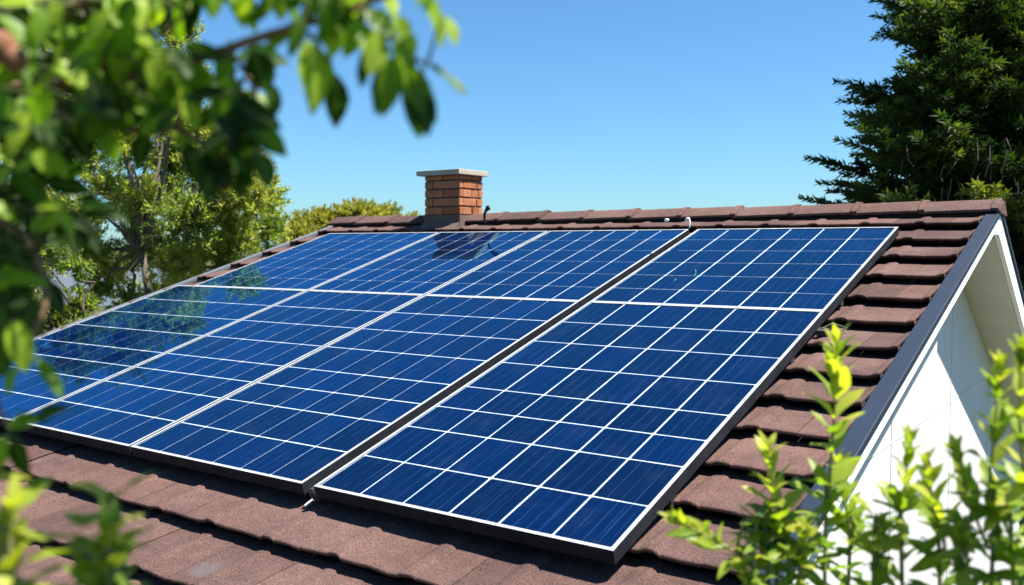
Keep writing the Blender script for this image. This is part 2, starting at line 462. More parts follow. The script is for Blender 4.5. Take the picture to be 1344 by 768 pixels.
def gable(x0, x1):
    b = MB()
    zt = min(under(YR-.001), under(YR+.06))
    b.prism([(YF,GZ-.05),(YK,GZ-.05),(YK,under(YK)),(YR+.06,under(YR+.06)-.002),(YR-.15,under(YR-.15)-.004),(YF,under(YF))], x0, x1)
    b.build('gable_wall', M['plaster'], house)
gable(UW-.2, UW); gable(ULW, ULW+.2)
for (y0,y1) in ((YF, YF+.2),(YK-.2, YK)):
    b = MB(); b.box((ULW+.2, y0, GZ-.05), (UW-.2, y1, min(under(y0),under(y1))-.003)); b.build('wall', M['plaster'], house)
# faint board joints on the gable wall
b = MB()
for yy in (.9, 2.2, 3.5, 4.8):
    b.box((UW-.001, yy, GZ), (UW+.0025, yy+.006, under(yy)-.01))
for zz in (-1.6,-.8,-.12,.32):
    y0 = YF+.02; y1 = YK-.02
    while under(y0)-.02 < zz: y0 += .02
    while under(y1)-.02 < zz: y1 -= .02
    b.box((UW-.001, y0, zz), (UW+.0018, y1, zz+.005))
b.build('wall_joint', m_paint('joint_line', (.55,.54,.52), (.60,.59,.57), .9), house)
b = MB(); e = RP(0, V_EAVE, HT)
b.box((UL-.02, e[1]+.02, e[2]-.17), (.35, e[1]+.045, e[2]-.03)); b.build('fascia', M['white'], house)
b = MB()
gp = [(e[1]-.09+.055*math.cos(t), e[2]-.055+.055*math.sin(t)) for t in np.linspace(math.pi, 2*math.pi, 9)]
gp += [(y*.93+(e[1]-.09)*.07, z+.004) for y,z in gp[::-1]]
b.prism(gp, UL-.05, .38); b.build('gutter', M['trim'], house)

# chimney (part of the house)
CX0, CX1, CY0, CY1 = -3.262, -2.946, 3.125, 3.385
def chimney():
    z0 = .936; ch = .0603
    bm = MB(); ins = .007
    bm.box((CX0+ins, CY0+ins, ZR-.35), (CX1-ins, CY1-ins, z0+ch*4+.031))
    sh = bm.build('chimney', M['mortar'], house)
    V=[];Fq=[];tint=[]
    def brick(lo, hi, t):
        lo = np.array(lo); hi = np.array(hi); bv=.003
        b2 = MB(); b2.box(lo, hi); n0=len(V)
        V.extend(b2.v); Fq.extend([tuple(i+n0 for i in f) for f in b2.f]); tint.extend([t]*8)
    for r in range(5):
        za = z0+r*ch; zb = za+ch-.011
        if r==4: zb = za+.027
        for face in range(4):
            L = (CX1-CX0) if face%2==0 else (CY1-CY0)
            cuts = ([0, L*.525, L] if r%2==0 else [0, L*.235, L]) if face%2==0 else ([0, L*.53, L] if r%2==0 else [0, L*.74, L])
            for i in range(len(cuts)-1):
                a = cuts[i]+(.005 if i else 0); c = cuts[i+1]-(.005 if i<len(cuts)-2 else 0)
                t = np.clip(rng.normal(.55,.22),0,1); dp=.042; j = rng.normal(0,.0012)
                # corner bricks run through the front/back faces; side bricks butt behind them
                if face==0: brick((CX0+a, CY0+j, za),(CX0+c, CY0+dp, zb), t)
                elif face==2: brick((CX0+a, CY1-dp, za),(CX0+c, CY1+j, zb), t)
                else:
                    ya_, yc_ = CY0+max(a, dp+.001), CY0+min(c, L-dp-.001)
                    if face==1: brick((CX1-dp, ya_, za),(CX1+j, yc_, zb), t)
                    else: brick((CX0+j, ya_, za),(CX0+dp, yc_, zb), t)
    o = build_np('brickwork', np.array(V), np.array(Fq), M['brick'], sh, {'tint':tint})
    bv = o.modifiers.new('bevel','BEVEL'); bv.width=.003; bv.segments=2
    b = MB(); zc = z0+ch*4+.031
    b.box((CX0-.044, CY0-.040, zc), (CX1+.026, CY1+.035, zc+.035))
    b.build('chimney_cap', M['capstone'], sh, bevel=.003)
    b = MB()
    b.box((CX0-.006, CY0-.008, ZR-.16), (CX1+.006, CY1+.008, z0-.006))
    # apron and side soakers over the tiles
    ap0 = [(CX0-.03, CY0-.075), (CX1+.03, CY0-.075)]
    zA = lambda y: y*tA + HT/cA + .018
    b.hexa([(CX0-.004,CY0-.060,zA(CY0-.060)-.01),(CX1+.004,CY0-.060,zA(CY0-.060)-.01),(CX1+.004,CY0-.004,zA(CY0)-.01),(CX0-.004,CY0-.004,zA(CY0)-.01),
            (CX0-.004,CY0-.060,zA(CY0-.060)),(CX1+.004,CY0-.060,zA(CY0-.060)),(CX1+.004,CY0-.004,zA(CY0)+.03),(CX0-.004,CY0-.004,zA(CY0)+.03)])
    b.build('flashing', M['lead'], sh)
chimney()

# small bent vent pipe just behind the ridge, right of the chimney
b = MB(); p0 = at(636,292,5.72); p1 = at(637.5,277,5.72); p2 = at(641,272.5,5.72)
b.tube([p0, at(636,281,5.72), p1], [.008,.008,.009], 8); b.tube([p1, p2, p2+np.array([.006,.004,.004])], [.009,.017,.013], 8)
tag(b.build('vent_pipe', M['side']), 'small dark bent vent pipe rising behind the ridge beside the brick chimney', 'pipe')

# ------------------------------------------------------------------ solar panels
TH = .038
def solar_panel(label, u0, u1, v0, v1, rows, nc, lw_v, lw_h, reflect_tone, fl=.011):
    r = root('solar_panel', label, 'solar panel', RP(u0, v0, 0), 'solar panels on the tiled roof')
    r.rotation_euler = (PA, 0, 0)
    W, Hh = u1-u0, v1-v0
    b = MB(); s = MB()
    # frame: four bars with a silver top lip (material 0) and dark sides (material 1)
    def bar(x0,y0,x1,y1):
        b.add([(x0,y0,-TH),(x1,y0,-TH),(x1,y1,-TH),(x0,y1,-TH),(x0,y0,0),(x1,y0,0),(x1,y1,0),(x0,y1,0)],
              [(3,2,1,0),(0,1,5,4),(1,2,6,5),(2,3,7,6),(3,0,4,7)], 1)
        b.add([(x0,y0,0),(x1,y0,0),(x1,y1,0),(x0,y1,0)], [(0,1,2,3)], 0)
    bar(0,0,W,fl); bar(0,Hh-fl,W,Hh); bar(0,fl,fl,Hh-fl); bar(W-fl,fl,W,Hh-fl)
    # thin raised outer ridge on the lip
    b.build('frame', [M['lip'], M['side']], r, local=True)
    s.box((fl-.001,fl-.001,-TH+.006),(W-fl+.001,Hh-fl+.001,-.0060)); s.build('backsheet', M['back'], r, local=True)
    # glass sheet: white gaps and blue cells as faces of one mesh
    V=[];Fq=[];mi=[];tint=[];acr=[]
    def quad(p, m, t):
        n=len(V); xa=min(q[0] for q in p); xb=max(q[0] for q in p); acr.extend([(q[0]-xa)/(xb-xa) for q in p]); V.extend(p); Fq.append(tuple(range(n,n+len(p)))); mi.append(m); tint.extend([t]*len(p))
    zl, zc = -.0032, -.0028
    quad([(fl,fl,zl),(W-fl,fl,zl),(W-fl,Hh-fl,zl),(fl,Hh-fl,zl)], 1, .5)
    xs = np.linspace(fl+.003, W-fl-.003, nc+1)
    ys = [fl+.003] + [y-v0 for y in rows] + [Hh-fl-.003]
    for j in range(len(ys)-1):
        for i in range(nc):
            lv = lw_v(i, j) ; lh = lw_h(i, j)
            x0 = xs[i]+(lv/2 if i else 0); x1 = xs[i+1]-(lw_v(i+1,j)/2 if i<nc-1 else 0)
            y0 = ys[j]+(lh/2 if j else 0); y1 = ys[j+1]-(lw_h(i,j+1)/2 if j<len(ys)-2 else 0)
            c = .0045
            t = float(np.clip(rng.normal(reflect_tone,.19),0,1))
            quad([(x0+c,y0,zc),(x1-c,y0,zc),(x1,y0+c,zc),(x1,y1-c,zc),(x1-c,y1,zc),(x0+c,y1,zc),(x0,y1-c,zc),(x0,y0+c,zc)], 0, t)
    me = bpy.data.meshes.new('glass'); me.from_pydata(V, [], Fq); me.update()
    me.polygons.foreach_set('material_index', mi)
    a = me.attributes.new('tint','FLOAT','POINT'); a.data.foreach_set('value', tint)
    a = me.attributes.new('across','FLOAT','POINT'); a.data.foreach_set('value', acr)
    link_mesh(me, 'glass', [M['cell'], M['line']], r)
    for fy in (.2, .78):                      # two rails bolted under the frame carry the panel on the tiles
        m2 = MB(); m2.box((.004, Hh*fy-.018, -.063), (W-.004, Hh*fy+.018, -TH-.001)); m2.build('mounting_rail', M['rail'], r, local=True)
    return r
VM0, VM1, VT = 1.6782, 1.6808, 2.859
R_UP = list(np.linspace(VM1, VT, 7)[1:-1])
R_LO = [.211,.425,.585,.755,.985,1.21,1.43]
COLS = [(-3.822,-2.813),(-2.803,-1.972),(-1.962,-1.068),(-1.016,0.0)]
UPL = ['upper solar panel at the far left, ending below the left end of the ridge',
       'upper solar panel reflecting the brick chimney above it',
       'upper solar panel right of the one below the chimney, beside the wide dark gap',
       'upper solar panel nearest the white gable, with strong vertical cell lines']
LOL = ['lower solar panel at the far left, mirroring the trees behind and reaching the roof edge',
       'lower solar panel second from the left, between two thin frame gaps',
       'lower solar panel left of the wide dark gap, its lower corner over the tiles',
       'large lower solar panel nearest the camera, with its dark front edge over the tiles']
for i,(a,c) in enumerate(COLS):  # cell colour brightens leftwards, painting in the stronger sky reflection of far panels
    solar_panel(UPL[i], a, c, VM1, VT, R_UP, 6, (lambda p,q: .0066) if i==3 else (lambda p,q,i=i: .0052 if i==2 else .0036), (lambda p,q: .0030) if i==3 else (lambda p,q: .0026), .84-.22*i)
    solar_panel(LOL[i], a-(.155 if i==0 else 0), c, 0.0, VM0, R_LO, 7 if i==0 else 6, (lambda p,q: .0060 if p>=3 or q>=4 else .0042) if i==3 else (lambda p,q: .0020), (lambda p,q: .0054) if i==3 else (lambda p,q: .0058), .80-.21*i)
b = MB()
b.box((-1.048, .006, -.036), (-1.036, VT-.004, -.018), lambda u,v,h: RP(u,v,h))
b.box((-1.062, .012, -.060), (-1.022, VT-.012, -.0365), lambda u,v,h: RP(u,v,h))
tag(b.build('gap_rail', M['rail'], bevel=.002), 'long dark rail lying in the wide gap between the two right panel columns', 'rail')
# clips above the top edge and a clamp beside the array
for (px,py,lab,hk) in ((875,289,'small pale roof clip at the ridge, the one without a hanging wire',0),(902.5,287.5,'small pale roof hook above the wide panel gap, with a wire hanging down',1)):
    b = MB(); d = 4.62
    c = at(px,py,d)
    b.tube([at(px-2.5,py+2,d), c, at(px+1.8,py-.5,d-.01)], [.007,.010,.007], 8)
    if hk: b.tube([at(px+1.5,py-1,d), at(px+3,py+3,d), at(px+2.5,py+11,d-.03)], [.005,.004,.004], 6)
    tag(b.build('roof_clip', M['clip'], smooth=True), lab, 'clip', 'clips at the ridge')
b = MB()
b.box((.004, 1.55, -.065),(.045, 1.585, -.030), lambda u,v,h: RP(u,v,h)); b.tube([RP(.02,1.57,-.03), RP(.05,1.60,-.02), RP(.07,1.63,-.04), RP(.085,1.66,-.06)], [.005]*4, 6)
tag(b.build('panel_clamp', M['rail'], bevel=.002), 'small grey clamp with a cable stub on the tiles right of the array', 'clamp')
b = MB(); b.tube([RP(-1.045,-.026,-.058), RP(-1.043,.005,-.054)], [.004,.004], 8)
tag(b.build('rail_end_bolt', M['clip']), 'short bright bolt end poking out below the wide panel gap', 'bolt')

# ------------------------------------------------------------------ trees and shrubs behind the house
def unit(n): 
    v = rng.normal(size=(n,3)); return nrm(v)
def clump_tree(name, label, base, forks, lobes, bark, leafm, nt_, nl, LL, WW, up=.25, twig_r=.006, trunk_r=.09, group=None, tint_mu=.5, spread=.75, droop=0.0, spiky=0.0):
    """trunk and limbs reaching each lobe; every lobe carries twigs with leaves along them"""
    r = root(name, label, 'tree' if 'tree' in name else 'shrub', base, group)
    tb = MB(); lb = MB(); base = np.array(base, float)
    # trunks
    for fk, rr in forks:
        fk = np.array(fk); n=7
        t = np.linspace(0,1,n)[:,None]
        pts = base+(fk-base)*t + np.cumsum(rng.normal(0,.03,(n,3)),0)*np.array([1,1,.2])*t
        tb.tube(pts, rr*(1.25-.5*np.linspace(0,1,n)), 8)
    B=[];D=[];Nn=[];L=[];W=[];T=[]
    for (c, rl) in lobes:
        c = np.array(c); rl = np.array(rl) if np.ndim(rl) else np.array([rl]*3)
        fk = min(forks, key=lambda f: np.linalg.norm(np.array(f[0])-c)); f0 = np.array(fk[0])
        n=6; t=np.linspace(0,1,n)[:,None]
        pts = f0+(c-f0)*t + rng.normal(0,.07,(n,3))*np.sin(np.pi*t); pts[:,2] += .25*np.linalg.norm(c-f0)*(t[:,0]*(1-t[:,0]))
        lb.tube(pts, np.linspace(fk[1]*.55, .014, n), 6)
        k = int(nt_*np.mean(rl)**2); lt = np.clip(rng.normal(tint_mu,.12),0,1)
        dirs = nrm(unit(k)+np.array([0,0,up]))
        st = c + unit(k)*rl*rng.uniform(0,.35,(k,1)); en = c + dirs*rl*rng.uniform(.55,1.12,(k,1)); en[:,2] -= droop*rng.uniform(0,1,k)
        for q in range(k):
            s0,e0_ = st[q], en[q]; mid=(s0+e0_)/2+rng.normal(0,.06,3)*rl
            if q%2==0: lb.tube([s0,mid,e0_],[twig_r,twig_r*.7,twig_r*.35],4)
            m = max(6,int(nl*rng.uniform(.6,1.3)))
            u_ = rng.uniform(.15,1.03,m)[:,None]
            p = (1-u_)**2*s0+2*u_*(1-u_)*mid+u_**2*e0_ + rng.normal(0,.018,(m,3))
            td = nrm((e0_-s0)[None]); dd = nrm(td*(.75+spiky)+unit(m)*spread+np.array([0,0,.25+spiky]))
            B.append(p);D.append(dd);Nn.append(unit(m)+np.array([.15,-.1,.8])+np.zeros((m,3)))
            L.append(LL*rng.uniform(.55,1.3,m));W.append(WW*rng.uniform(.6,1.25,m)); T.append(np.clip(lt+rng.normal(0,.2,m)+(rng.random(m)<.03)*.5,0,1))
    tb.build('trunk', bark, r, True); lb.build('limb', bark, r, True)
    V,Fc = leaves_simple(np.concatenate(B),np.concatenate(D),np.concatenate(Nn),np.concatenate(L),np.concatenate(W))
    build_np('crown', V, Fc, leafm, r, {'tint': np.repeat(np.concatenate(T),4)})
    return r
bark_grey = m_bark('grey_bark', (.075,.062,.050), (.19,.165,.135)); bark_dark = m_bark('dark_bark', (.035,.026,.02), (.12,.095,.075))
lf_olive = m_leaf('olive_leaf', [(0,(.050,.088,.016)),(.45,(.135,.190,.036)),(.75,(.285,.325,.085)),(1,(.38,.30,.10))], .54, .38)
lf_yel = m_leaf('yellow_green_leaf', [(0,(.15,.160,.030)),(.5,(.27,.265,.060)),(1,(.42,.38,.13))], .42)

def px_lobes(lst, depth_mu, dj=1.1):
    out=[]
    for (x,y,rp) in lst:
        d = depth_mu + rng.uniform(-dj,dj); out.append((at(x,y,d), rp*d/F_PX))
    return out
bA = at(225,300,13.2); bA[2]=GZ
clump_tree('broadleaf_tree', 'tall yellow-green tree with fine leaves behind the left end of the roof', bA,
   [(at(240,340,13.2),.10),(at(190,330,12.9),.07),(at(290,345,13.5),.07)],
   px_lobes([(200,150,58),(255,175,55),(165,195,50),(225,225,60),(285,215,52),(330,235,42),(350,265,36),(300,280,52),(245,290,58),(190,270,50),(150,255,46),(345,310,40),(290,335,44),(235,350,48),(320,195,30),(215,110,40),(180,320,36),(360,300,26),(120,215,44),(310,250,45),(160,70,44),(230,55,40),(130,30,38),(255,100,40),(140,120,46),(330,270,34),(270,330,40),(310,320,36),(210,390,36),(260,370,34),(205,330,40),(120,330,42),(150,355,36),(100,290,46),(165,400,30),(130,380,30)],13.2),
   bark_grey, lf_olive, 235, 62, .076, .023, spread=.9, tint_mu=.58)
# pointed leafy leaders on the right outline of that tree are part of its crown (see lobes at 320-360)
bB = at(95,420,11.6); bB[2]=GZ
clump_tree('leafy_shrub', 'bushy green shrub with bare brown stems at the lower left, beside the panels', bB,
   [(at(70,430,11.6),.035),(at(118,420,11.4),.03),(at(40,440,11.8),.03),(at(92,400,11.7),.026),(at(140,430,11.5),.022)],
   px_lobes([(110,460,40),(60,480,48),(20,450,42),(150,440,30),(75,415,34),(105,405,30),(30,395,36),(95,500,46),(15,520,50),(140,485,30),(60,340,34),(25,330,36),(190,415,22),(100,350,26)],11.6,.5),
   bark_dark, lf_olive, 200, 60, .070, .030, tint_mu=.42, trunk_r=.04)
bC = at(35,250,16.5); bC[2]=GZ
clump_tree('broadleaf_tree', 'dark leafy tree at the far left behind the hanging branch', bC,
   [(at(35,330,16.5),.12),(at(-20,320,16.5),.09)],
   px_lobes([(40,250,50),(-15,270,55),(80,290,42),(10,190,55),(70,190,46),(-50,340,55),(20,320,45),(-40,200,60),(30,120,55),(-30,110,60),(100,130,44),(40,40,55),(-20,20,60),(60,-30,50),(10,-60,52),(95,60,46),(80,0,46),(110,-40,40),(-60,-20,56)],16.5),
   bark_dark, lf_olive, 150, 60, .10, .034, tint_mu=.30)
bD = at(470,300,24); bD[2]=GZ
clump_tree('flowering_bush', 'pale yellow-green bush showing above the ridge left of the chimney', bD,
   [(at(470,330,24),.08),(at(415,330,24),.06),(at(525,330,24),.06)],
   px_lobes([(400,305,26),(430,295,24),(455,290,24),(485,287,22),(510,290,22),(540,298,20),(390,325,26),(440,315,30),(490,312,30),(530,318,26),(415,300,24),(470,285,22),(500,292,22),(450,305,26),(395,315,24)],24,.6),
   bark_grey, lf_yel, 330, 80, .085, .028, up=.9, tint_mu=.55, spiky=.7)

# dark conifer behind the right end of the ridge
def conifer():
    D0 = 10.8
    tb = at(1338,260,D0); tb[2]=GZ
    r = root('conifer_tree', 'tall dark conifer with drooping needle branches behind the right gable', 'tree', tb)
    trunk = MB(); n=12
    tp = np.array([tb+np.array([rng.normal(0,.03),rng.normal(0,.03),z]) for z in np.linspace(0,9.2,n)])
    trunk.tube(tp, np.linspace(.24,.05,n), 12)
    bark = m_bark('conifer_bark', (.045,.033,.026), (.16,.13,.105))
    trunk.build('trunk', bark, r, True)
    br = MB(); B=[];D=[];Nn=[];L=[];W=[];T=[]
    tips = [(1140,2,0),(1150,40,.3),(1185,55,.1),(1092,115,0),(1100,130,.3),(1110,170,.2),(1098,190,-.2),(1055,207,0),(1070,240,.2),(1048,262,0),(1065,285,.3),
            (1112,118,-.2),(1135,128,.2),(1104,152,0),(1116,180,-.3),(1135,200,.3),(1082,250,0),(1122,160,.4),(1150,110,0),(1160,140,-.2),(1095,270,.3),(1120,262,-.3),(1145,235,-.6),(1160,180,-.7),
            (1175,85,-.3),(1150,150,-.4),(1120,240,-.5),(1150,20,-.6)]
    allb = [(at(x+33,y+2,D0+dd), 1) for x,y,dd in tips]
    for k in range(170):
        z = rng.uniform(-1.0, 8.6); a = rng.uniform(0,2*math.pi)
        R_ = (2.35 - .26*max(0,z-1.2)) * rng.uniform(.55,1.0)
        p = tb+np.array([R_*math.cos(a), R_*math.sin(a), z-GZ*0])
        p[2] = GZ + 3.0 + z
        allb.append((p, 0))
    for k in range(95):                      # branches on the camera side, inside the outline
        x = rng.uniform(1130,1400); y = rng.uniform(-60,280)
        if y < 110 and x < 1190: x += 70
        allb.append((at(x,y,D0-rng.uniform(.6,1.9)), 0))
    for (tip, hero) in allb:
        L0 = np.linalg.norm((tip-tb)[:2]); zb = tip[2] - .10*L0 + (rng.uniform(-.2,.25))
        s0 = np.array([tb[0],tb[1],zb]); n=9; t=np.linspace(0,1,n)
        pts = s0+(tip-s0)*t[:,None]; pts[:,2] += -.16*L0*np.sin(math.pi*t)*.6
        pts += rng.normal(0,.02,(n,3))
        br.tube(pts, np.linspace(.030,.006,n), 5)
        bt = np.clip(rng.normal(.42,.24),0,1)
        ax = nrm((tip-s0)[None])[0]; sd = np.cross(ax,[0,0,1.0]); sd/=np.linalg.norm(sd)+1e-9
        m=int(46*L0*.75); ff=np.sort(rng.uniform(.3,1.0,m)); ii=np.minimum((ff*(n-1)).astype(int),n-2); pp=pts[ii]+(pts[ii+1]-pts[ii])*(ff*(n-1)-ii)[:,None]
        al=rng.uniform(0,6.28,m); up_=np.cross(sd,ax); dd=nrm(ax*.9+np.cos(al)[:,None]*sd+np.sin(al)[:,None]*up_*.8+rng.normal(0,.1,(m,3)))
        B.append(pp);D.append(dd);Nn.append(np.cross(dd,np.cross(ax[None],dd))+rng.normal(0,.3,(m,3)));L.append(.105*rng.uniform(.7,1.2,m));W.append(.028*rng.uniform(.8,1.3,m));T.append(np.clip(bt+rng.normal(0,.12,m)+.25*ff,0,1))
        ntw = int(11+9*L0)
        for q in range(ntw+1):
            f = .22+.78*q/ntw; i=min(int(f*(n-1)),n-2); p0 = pts[i]+(pts[i+1]-pts[i])*(f*(n-1)-i)
            sg = 1 if q%2 else -1
            tl = (.50*(1-f)+.17)*rng.uniform(.7,1.25)
            dv = ax*.75+sd*sg*rng.uniform(.5,.95)+np.array([0,0,rng.normal(.10,.22)])
            if q==ntw: dv = ax; tl=.26
            dv/=np.linalg.norm(dv); e_=p0+dv*tl; e_[2] += .05*tl
            if q%2==0: br.tube([p0,e_],[.006,.003],3)
            m = max(10,int(tl*84)); u_=np.linspace(.04,1.02,m)[:,None]
            pp = p0+(e_-p0)*u_
            s2 = np.cross(dv,[0,0,1.0]); s2/=np.linalg.norm(s2)+1e-9; up_=np.cross(s2,dv)
            al = np.arange(m)*2.4+rng.uniform(0,6)
            rd = np.cos(al)[:,None]*s2+np.sin(al)[:,None]*up_*.65
            dd = nrm(dv*.85+rd*1.0+np.array([0,0,.15])+rng.normal(0,.1,(m,3)))
            B.append(pp);D.append(dd);Nn.append(np.cross(dd,np.cross(dv[None],dd))+rng.normal(0,.3,(m,3)))
            L.append(.112*rng.uniform(.7,1.2,m)*(1.1-.25*u_[:,0]));W.append(.030*rng.uniform(.8,1.3,m))
            tt = bt+rng.normal(0,.12,m)+.25*u_[:,0]*(rng.random()<.4)
            T.append(np.clip(tt,0,1))
    br.build('branch', bark, r)
    V,Fc = leaves_simple(np.concatenate(B),np.concatenate(D),np.concatenate(Nn),np.concatenate(L),np.concatenate(W),fold=.2)
    lf = m_leaf('conifer_needle', [(0,(.010,.026,.008)),(.45,(.030,.058,.013)),(.8,(.085,.122,.022)),(1,(.145,.175,.032))], .30, .6, spec=.15)
    build_np('needles', V, Fc, lf, r, {'tint': np.repeat(np.concatenate(T),4)})
    dt = MB()
    for k in range(70):                      # bare grey hanging twigs low around the trunk
        p = at(rng.uniform(1185,1350), rng.uniform(175,262), D0-rng.uniform(.7,2.0)); q_ = p+np.array([rng.normal(0,.05),rng.normal(0,.05),-rng.uniform(.12,.42)])
        dt.tube([p,(p+q_)/2+rng.normal(0,.02,3),q_],[.0028,.0022,.0014],3)
    dt.build('dead_twigs', m_bark('dead_twig_bark', (.13,.105,.085), (.26,.22,.18)), r)
conifer()

# ------------------------------------------------------------------ foreground tree reaching in from the left
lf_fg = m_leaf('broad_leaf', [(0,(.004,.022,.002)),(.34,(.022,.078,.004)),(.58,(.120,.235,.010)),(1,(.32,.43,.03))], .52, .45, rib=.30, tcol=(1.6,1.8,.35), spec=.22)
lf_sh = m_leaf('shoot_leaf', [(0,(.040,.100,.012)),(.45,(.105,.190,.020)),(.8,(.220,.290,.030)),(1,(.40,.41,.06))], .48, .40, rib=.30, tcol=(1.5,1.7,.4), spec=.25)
bark_fg = m_bark('brown_twig_bark', (.11,.060,.033), (.25,.155,.09))
def fg_tree():
    tb = at(-330,200,.86); tb[2]=GZ
    r = root('foreground_tree', 'out-of-focus green leaves on brown twigs hanging in from the top left', 'tree', tb)
    k = MB(); top = at(-330,-40,.86)
    tp = [tb+(top-tb)*t+np.array([.03*math.sin(5*t),.03*math.cos(4*t)-.03,0]) for t in np.linspace(0,1,9)]
    k.tube(tp, np.linspace(.055,.026,9), 12); k.build('trunk', bark_dark, r, True)
    paths = [
      ([(-330,150,.86),(-120,150,.74),(40,150,.66),(140,165,.62),(190,173,.61),(236,168,.60)], .0065, .0034),
      ([(236,168,.60),(270,190,.59),(300,208,.585)], .0034,.0018),
      ([(-330,60,.86),(-100,110,.74),(120,108,.66),(232,84,.61),(300,64,.595),(390,34,.575),(470,10,.565),(545,-25,.56)], .0072,.003),
      ([(470,10,.565),(500,40,.56),(535,70,.555),(560,85,.553)], .0026,.0013),
      ([(-330,240,.86),(-90,260,.72),(20,300,.66),(60,380,.64),(40,450,.63),(30,480,.62)], .0055,.002),
      ([(-330,-20,.86),(-80,-10,.72),(100,5,.64),(250,-18,.60),(380,-40,.58)], .006,.0026),
      ([(120,108,.66),(160,60,.63),(215,45,.61),(245,10,.6)], .003,.0016),
      ([(-330,380,.86),(-120,420,.74),(-20,510,.66),(20,575,.64)], .004,.0016),
      ([(300,64,.595),(330,110,.59),(340,170,.585),(335,215,.58)], .0028,.0012),
      ([(390,34,.575),(412,52,.57),(430,80,.568)], .0022,.0012)]
    bm = MB(); net=[]
    for pts,r0,r1 in paths:
        P = np.array([at(*q) for q in pts]); n=len(P)
        tt = np.linspace(0,n-1,6*(n-1)+1); Q=[]
        for t in tt:                          # Catmull-Rom through the points
            i=min(int(t),n-2); f=t-i; a=P[max(i-1,0)];b_=P[i];c=P[i+1];d=P[min(i+2,n-1)]
            Q.append(.5*((2*b_)+(c-a)*f+(2*a-5*b_+4*c-d)*f*f+(3*b_-a-3*c+d)*f**3))
        Q=np.array(Q)+rng.normal(0,.0006,(len(Q),3)); bm.tube(Q, np.linspace(r0*.62,r1*.75,len(Q)), 8); net.append(Q)
    net = np.concatenate(net)
    hero = [ # base px, tip px, width px, depth, tint, lean of the blade
      (405,52,424,142,54,.565,.85,.3),(438,95,446,170,34,.575,.15,0),(472,22,455,78,30,.56,.7,.2),(500,40,486,98,34,.555,.9,.3),(520,72,506,150,34,.55,.55,0),
      (545,88,549,176,40,.553,.25,-.1),(532,90,572,160,34,.548,.6,.2),(552,-8,592,56,42,.55,.8,.5),(562,84,616,124,22,.545,.45,.1),(540,42,522,92,30,.556,.95,.4),(505,85,497,150,32,.558,.3,0),(525,60,548,128,36,.55,.75,.2),(490,60,470,110,26,.56,.2,0),(515,20,545,60,30,.553,.85,.3),(555,120,560,178,32,.55,.15,0),(450,20,432,72,32,.57,.9,.3),(470,30,500,90,34,.56,.65,.2),(585,20,600,60,22,.545,.9,.5),
      (480,10,520,52,30,.56,.5,.2),(440,4,462,50,30,.57,.6,.3),(352,108,364,152,26,.585,.35,0),(332,66,352,122,42,.59,.1,0),(276,198,279,264,38,.59,.1,0),
      (246,186,262,244,30,.60,.12,0),(318,166,330,252,34,.585,.12,.1),(342,200,354,248,28,.58,.3,.2),(300,148,322,212,34,.59,.25,.2),(310,205,345,195,20,.585,.8,.5),
      (385,38,345,70,30,.58,.55,.2),(300,60,285,110,30,.6,.55,.2),(250,80,275,130,34,.6,.6,.3),(205,50,190,105,40,.61,.7,.4),(170,55,150,112,36,.63,.75,.4),(150,40,100,30,34,.63,.9,.5),
      (160,30,215,62,36,.62,.85,.6),(230,90,205,150,32,.61,.5,.1),(140,165,150,215,26,.62,.6,.3),(190,172,180,222,28,.61,.15,0),(236,168,256,214,24,.6,.7,.4),
      (18,420,36,488,34,.60,.92,.7),(50,470,82,518,20,.60,.5,.1),(28,480,2,520,26,.62,.6,.3),(40,300,80,285,30,.63,.75,.6),(20,575,34,628,30,.62,.1,0),(10,572,-16,620,30,.62,.75,.4),(30,560,92,530,30,.62,.2,0),(10,560,50,545,26,.61,.6,.4),
      (420,-10,400,30,30,.58,.5,.2),(360,-20,372,25,34,.58,.7,.3),(310,-25,322,28,36,.59,.8,.3),(270,-25,282,22,34,.6,.6,.2)]
    B=[];D=[];N=[];L=[];W=[];T=[];pet=MB()
    def leaf(b0,t0,wpx,d,ti,lean):
        p0=at(b0[0],b0[1],d); p1=at(t0[0],t0[1],d+rng.normal(0,.006)); dv=p1-p0
        n_=-_f+_r*rng.normal(.45,.5)+_u*(rng.normal(.35,.4)+lean)
        if ti > .62: n_ = -_f*.55+np.array(SUN)*(.75+.3*lean)+rng.normal(0,.18,3)
        B.append(p0);D.append(dv);N.append(n_);L.append(np.linalg.norm(dv));W.append(wpx*d/F_PX);T.append(ti)
        j=np.argmin(np.linalg.norm(net-p0,axis=1)); q=net[j]
        if np.linalg.norm(q-p0)>.003: pet.tube([q,(q+p0)/2+np.array([0,0,.004]),p0],[.0011,.0009,.0007],5)
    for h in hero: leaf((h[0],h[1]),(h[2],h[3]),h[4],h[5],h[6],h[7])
    def fill(n,x0,x1,y0,y1,dm,ds,tmu,ok=lambda x,y:True,sd=.30):
        c=0
        while c<n:
            x=rng.uniform(x0,x1);y=rng.uniform(y0,y1)
            if not ok(x,y): continue
            a=rng.normal(math.pi/2,.75); l_=rng.uniform(38,70); d=np.clip(rng.normal(dm,ds),.52,.84)
            leaf((x,y),(x+l_*math.cos(a),y+l_*math.sin(a)),l_*rng.uniform(.42,.62),d,np.clip(rng.normal(tmu,sd),0,1),rng.uniform(-.2,.6)); c+=1
    fill(120,-60,112,-60,290,.74,.035,.06,sd=.10); fill(46,-60,100,-60,280,.62,.03,.72)  # deeper leaves tinted near black to paint the crown's inner shade
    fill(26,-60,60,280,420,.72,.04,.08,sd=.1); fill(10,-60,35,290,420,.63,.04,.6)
    fill(85,100,250,-50,115,.69,.03,.06, lambda x,y: not(195<x<265 and 0<y<62), sd=.1); fill(64,100,250,-50,110,.62,.03,.72, lambda x,y: not(195<x<260 and 0<y<60))
